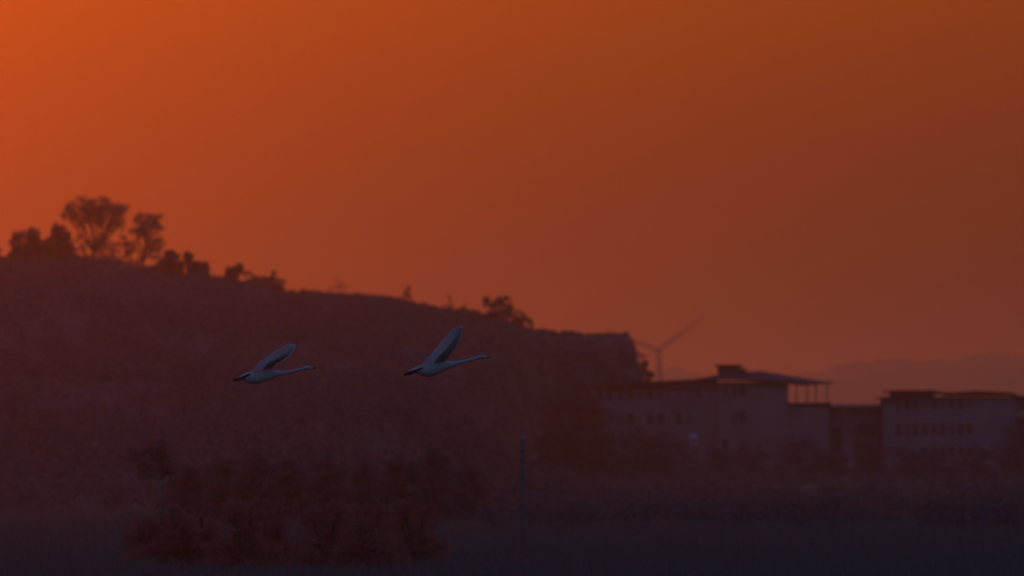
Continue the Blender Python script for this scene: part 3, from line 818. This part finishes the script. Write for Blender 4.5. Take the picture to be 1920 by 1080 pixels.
# ------------------------------------------------------------------ swans
SD = 213.0
SS = K*SD
def swan(label, origin, stations, bill, legs, lead, trail, ytip, D=SD):
    o = P(origin[0], origin[1], D)
    root = thing('swan', o, label, 'swan', 'white swans flying to the right')
    s = K*D
    L = lambda px, py, y=0.0: Vector(((px-origin[0])*s, y*s, (origin[1]-py)*s))
    mb = MB(); n = 20
    # catmull-rom through the stations so the trunk and neck swell and taper smoothly
    st = np.array(stations, float); fine = []
    for i in range(len(st)-1):
        p0, p1, p2, p3 = st[max(i-1,0)], st[i], st[i+1], st[min(i+2,len(st)-1)]
        for t in (0, .25, .5, .75):
            q = 0.5*((2*p1)+(-p0+p2)*t+(2*p0-5*p1+4*p2-p3)*t*t+(-p0+3*p1-3*p2+p3)*t**3)
            q[2:] = np.maximum(q[2:], 0.5); fine.append(q)
    fine.append(st[-1])
    rings = []
    for px, py, hh, hw in fine:
        c = L(px, py)
        rings.append([c + Vector((0, math.cos(2*math.pi*j/n)*hw*s, math.sin(2*math.pi*j/n)*hh*s)) for j in range(n)])
    mb.loft(rings, 0)
    # tail feathers fan
    t0 = st[1]
    for k in range(-3, 4):
        a = L(t0[0]+6, t0[1]-0.5, k*1.3); b = L(st[0][0]-5.0+abs(k)*0.6, st[0][1]+2.2, k*2.2)
        w = Vector((0, 1.3*s, 0)); th = Vector((0, 0, 0.35*s))
        mb.loft([[a-w, a+th, a+w, a-th], [a.lerp(b,.6)-w*1.2, a.lerp(b,.6)+th, a.lerp(b,.6)+w*1.2, a.lerp(b,.6)-th], [b-w*.4, b+th*.4, b+w*.4, b-th*.4]], 0)
    # wings: thick leading arm and layered flight feathers, both sides
    lead = np.array(lead, float); trail = np.array(trail, float)
    par = np.linspace(0, 1, len(lead))
    def LE(t): return np.array([np.interp(t, par, lead[:,0]), np.interp(t, par, lead[:,1])])
    def TE(t): return np.array([np.interp(t, par, trail[:,0]), np.interp(t, par, trail[:,1])])
    for side in (-1, 1):
        yy = lambda t: side*(4.0 + 0.9*ytip*(1-(1-min(t, 1.0))**1.9))
        rings = []
        for t in np.linspace(0, 0.93, 22):
            a, b = LE(t), TE(t); th = 2.6*(1-t)**1.2+0.1
            ch = 0.46*(1-t)**0.5+0.06
            up_, lo_ = [], []
            for c, k in ((0,.25),(.06,.8),(.2,1.0),(.45,.75),(.75,.4),(1.0,.12)):
                p = a+(b-a)*ch*c
                bulge = side*-2.2*math.sin(math.pi*min(c*ch, 1))     # camber: hollow underside
                up_.append(L(p[0], p[1]-0.3*th*k, yy(t)+bulge-side*th*k)); lo_.append(L(p[0], p[1]+0.3*th*k, yy(t)+bulge+side*th*k))
            rings.append(up_ + lo_[::-1])
        mb.loft(rings, 0)
        # flight feathers: flat overlapping vanes from the spar to the trailing edge and round the tip
        nf = 28
        outl = np.vstack([trail, [(trail[-1]*0.45+lead[-1]*0.55)+np.array([0.5, -1.6])], lead[-1:]])
        seg = np.concatenate([[0], np.cumsum(np.linalg.norm(np.diff(outl, axis=0), axis=1))]); seg /= seg[-1]
        for k in range(nf):
            q = (k+0.3)/(nf-0.6)
            tb = min(0.93, q*1.02)
            a, b = LE(tb), TE(tb)
            st_ = a+(b-a)*0.16
            en = np.array([np.interp(q, seg, outl[:, 0]), np.interp(q, seg, outl[:, 1])])
            dv = en-st_; en = en + dv/np.linalg.norm(dv)*(1.6 if k % 2 else 0.9)
            te = min(1.0, q)
            A = L(st_[0], st_[1], yy(tb)-side*0.9); B = L(en[0], en[1], yy(te)-side*(0.9+0.5*(k % 2)))
            span = Vector(L(*LE(min(1, tb+.03)), yy(min(1, tb+.03)))-L(*LE(max(0, tb-.03)), yy(max(0, tb-.03))))
            ax_ = (B-A).normalized(); span = (span-ax_*span.dot(ax_)).normalized()
            wd = span*(2.3*s)*(1.0 if q < 0.8 else 0.8)
            nrm = ax_.cross(span)*(0.35*s)
            M = A.lerp(B, .75)
            vs_ = [A-wd, A+nrm, A+wd, M-wd, M+nrm, M+wd, B-wd*.5, B+nrm*.3, B+wd*.5]
            mb.add(vs_, [(0,1,4,3),(1,2,5,4),(3,4,7,6),(4,5,8,7)], 1)
    bo = mb.build('body', ['swan_white', 'swan_feather'], root)
    bo.data.polygons.foreach_set('use_smooth', [m == 0 for m in mb.m])
    # bill: yellow base, black tip
    (ax, ay), (bx_, by) = bill
    f = lambda t, h, w: [L(ax+(bx_-ax)*t, ay+(by-ay)*t) + Vector((0, math.cos(2*math.pi*j/10)*w*s, math.sin(2*math.pi*j/10)*h*s)) for j in range(10)]
    bm_ = MB(); bm_.loft([f(.22,1.75,1.6), f(.5,1.35,1.5), f(.8,1.0,1.5), f(1.0,.5,.9)]); bl = bm_.build('bill', 'bill_black', root, smooth=True)
    yb = MB(); yb.loft([f(-.12,2.1,1.8), f(.1,1.95,1.75), f(.24,1.72,1.62)]); yb.build('bill_base', 'bill_yellow', bl, smooth=True)
    for side in (-1, 1):
        e = MB(); c = L(ax-4.2, ay-2.4, side*2.55)
        e.loft([[c+Vector((math.cos(2*math.pi*j/8)*r_*s, side*d*s, math.sin(2*math.pi*j/8)*r_*s)) for j in range(8)] for d, r_ in ((-.5,.7),(.1,.62),(.4,.25))])
        e.build('eye', 'bill_black', root)
    # black legs and webbed feet stretched back below the tail
    for side in (-1, 1):
        fm = MB(); rr = []
        for px, py, hh, hw, y in legs:
            c = L(px, py, side*y)
            rr.append([c + Vector((0, math.cos(2*math.pi*j/10)*hw*s, math.sin(2*math.pi*j/10)*hh*s)) for j in range(10)])
        fm.loft(rr); fm.build('foot', 'foot_black', root, smooth=True)
    return root

swan('right swan, wing raised steeply, flying ahead of the other', (818, 690),
     [(764,696.8,0.8,4.5),(772,694.2,2.4,6),(783,694.0,7.2,9),(794,694.6,11,11),(806,694.2,12.4,12),(818,691.2,11.8,12),(830,687.6,10.2,10.5),
      (838,685.0,8.2,8.5),(848,683.2,5.8,6),(860,680.6,4.2,4.3),(876,676.6,3.3,3.3),(893,671.6,3.0,3.0),(899,669.4,3.5,3.2),(904,668.3,4.1,3.5),(908.5,669.4,3.3,2.8),(911.5,670.9,2.1,2.0)],
     ((910,671.3),(920.6,670.4)),
     [(793,689.5,1.6,1.4,9.5),(784,693.5,2.0,1.6,9.8),(776,697.2,3.0,1.8,8.5),(769,699.4,3.6,2.0,7.0),(762,701,3.0,2.0,6),(756,702.4,1.2,1.2,5)],
     [(836,676),(846,662.6),(856.6,648.3),(863.6,634),(867,620),(866,612.5)],
     [(793,684),(799,673),(813.5,658.5),(829,640.5),(844.5,624),(857,615)], 74)
swan('left swan, wing swept forward, trailing behind the other', (495, 706),
     [(445,708.6,0.8,4.5),(452,706.4,2.4,6),(460,707.6,8.0,9),(470,708.6,11.2,11),(482,708.4,11.6,12),(494,706.2,10.6,12),(505,703.8,9.6,10.5),
      (513,701.4,8.4,8.5),(521,700.2,6.0,6),(531,699.4,4.2,4.3),(545,697.2,3.3,3.3),(560,693.4,2.9,3.0),(570,690.8,3.0,3.2),(577,689.0,3.8,3.5),(582,689.4,3.0,2.8),(585.5,690.6,2.0,2.0)],
     ((584.5,691.0),(594.6,689.4)),
     [(469,701.5,1.6,1.4,9.5),(461,705,2.0,1.6,9.8),(455,708.6,2.8,1.8,8.5),(449,710.6,3.0,2.0,7.0),(442,712,2.4,2.0,6),(435.6,713.2,1.0,1.2,5)],
     [(512,690),(519,680.6),(531.5,676.0),(541.8,668.4),(549.6,658),(553,648)],
     [(470.5,697),(482.5,682),(494,673),(509,664),(528,653),(544,645.5)], 78, D=214.5)

# ------------------------------------------------------------------ haze: even pale air round the whole place
hm = bpy.data.materials.new('haze')
hm.use_nodes = True
ht = hm.node_tree
ht.nodes.clear()
def air(col, dens, g):
    n = ht.nodes.new('ShaderNodeVolumePrincipled')
    n.inputs['Color'].default_value = (*col, 1)
    n.inputs['Density'].default_value = dens
    n.inputs['Density Attribute'].default_value = ''
    n.inputs['Anisotropy'].default_value = g
    return n
pv = ht.nodes.new('ShaderNodeAddShader')
ht.links.new(air((0.95, 0.84, 0.62), DUST_DENSITY, G).outputs[0], pv.inputs[0])
ht.links.new(air((0.86, 0.88, 0.97), AIR_DENSITY, 0.0).outputs[0], pv.inputs[1])
ho = ht.nodes.new('ShaderNodeOutputMaterial')
ht.links.new(pv.outputs[0], ho.inputs['Volume'])
try:
    hm.cycles.homogeneous_volume = True
except Exception:
    pass
MATS['haze'] = hm
hz = MB(); hz.box(-3400, 3400, -200, 13800, -2.5, 125.0)
tag(hz.build('haze', 'haze'), 'thin dusty evening haze filling the whole place', 'haze', kind='stuff')
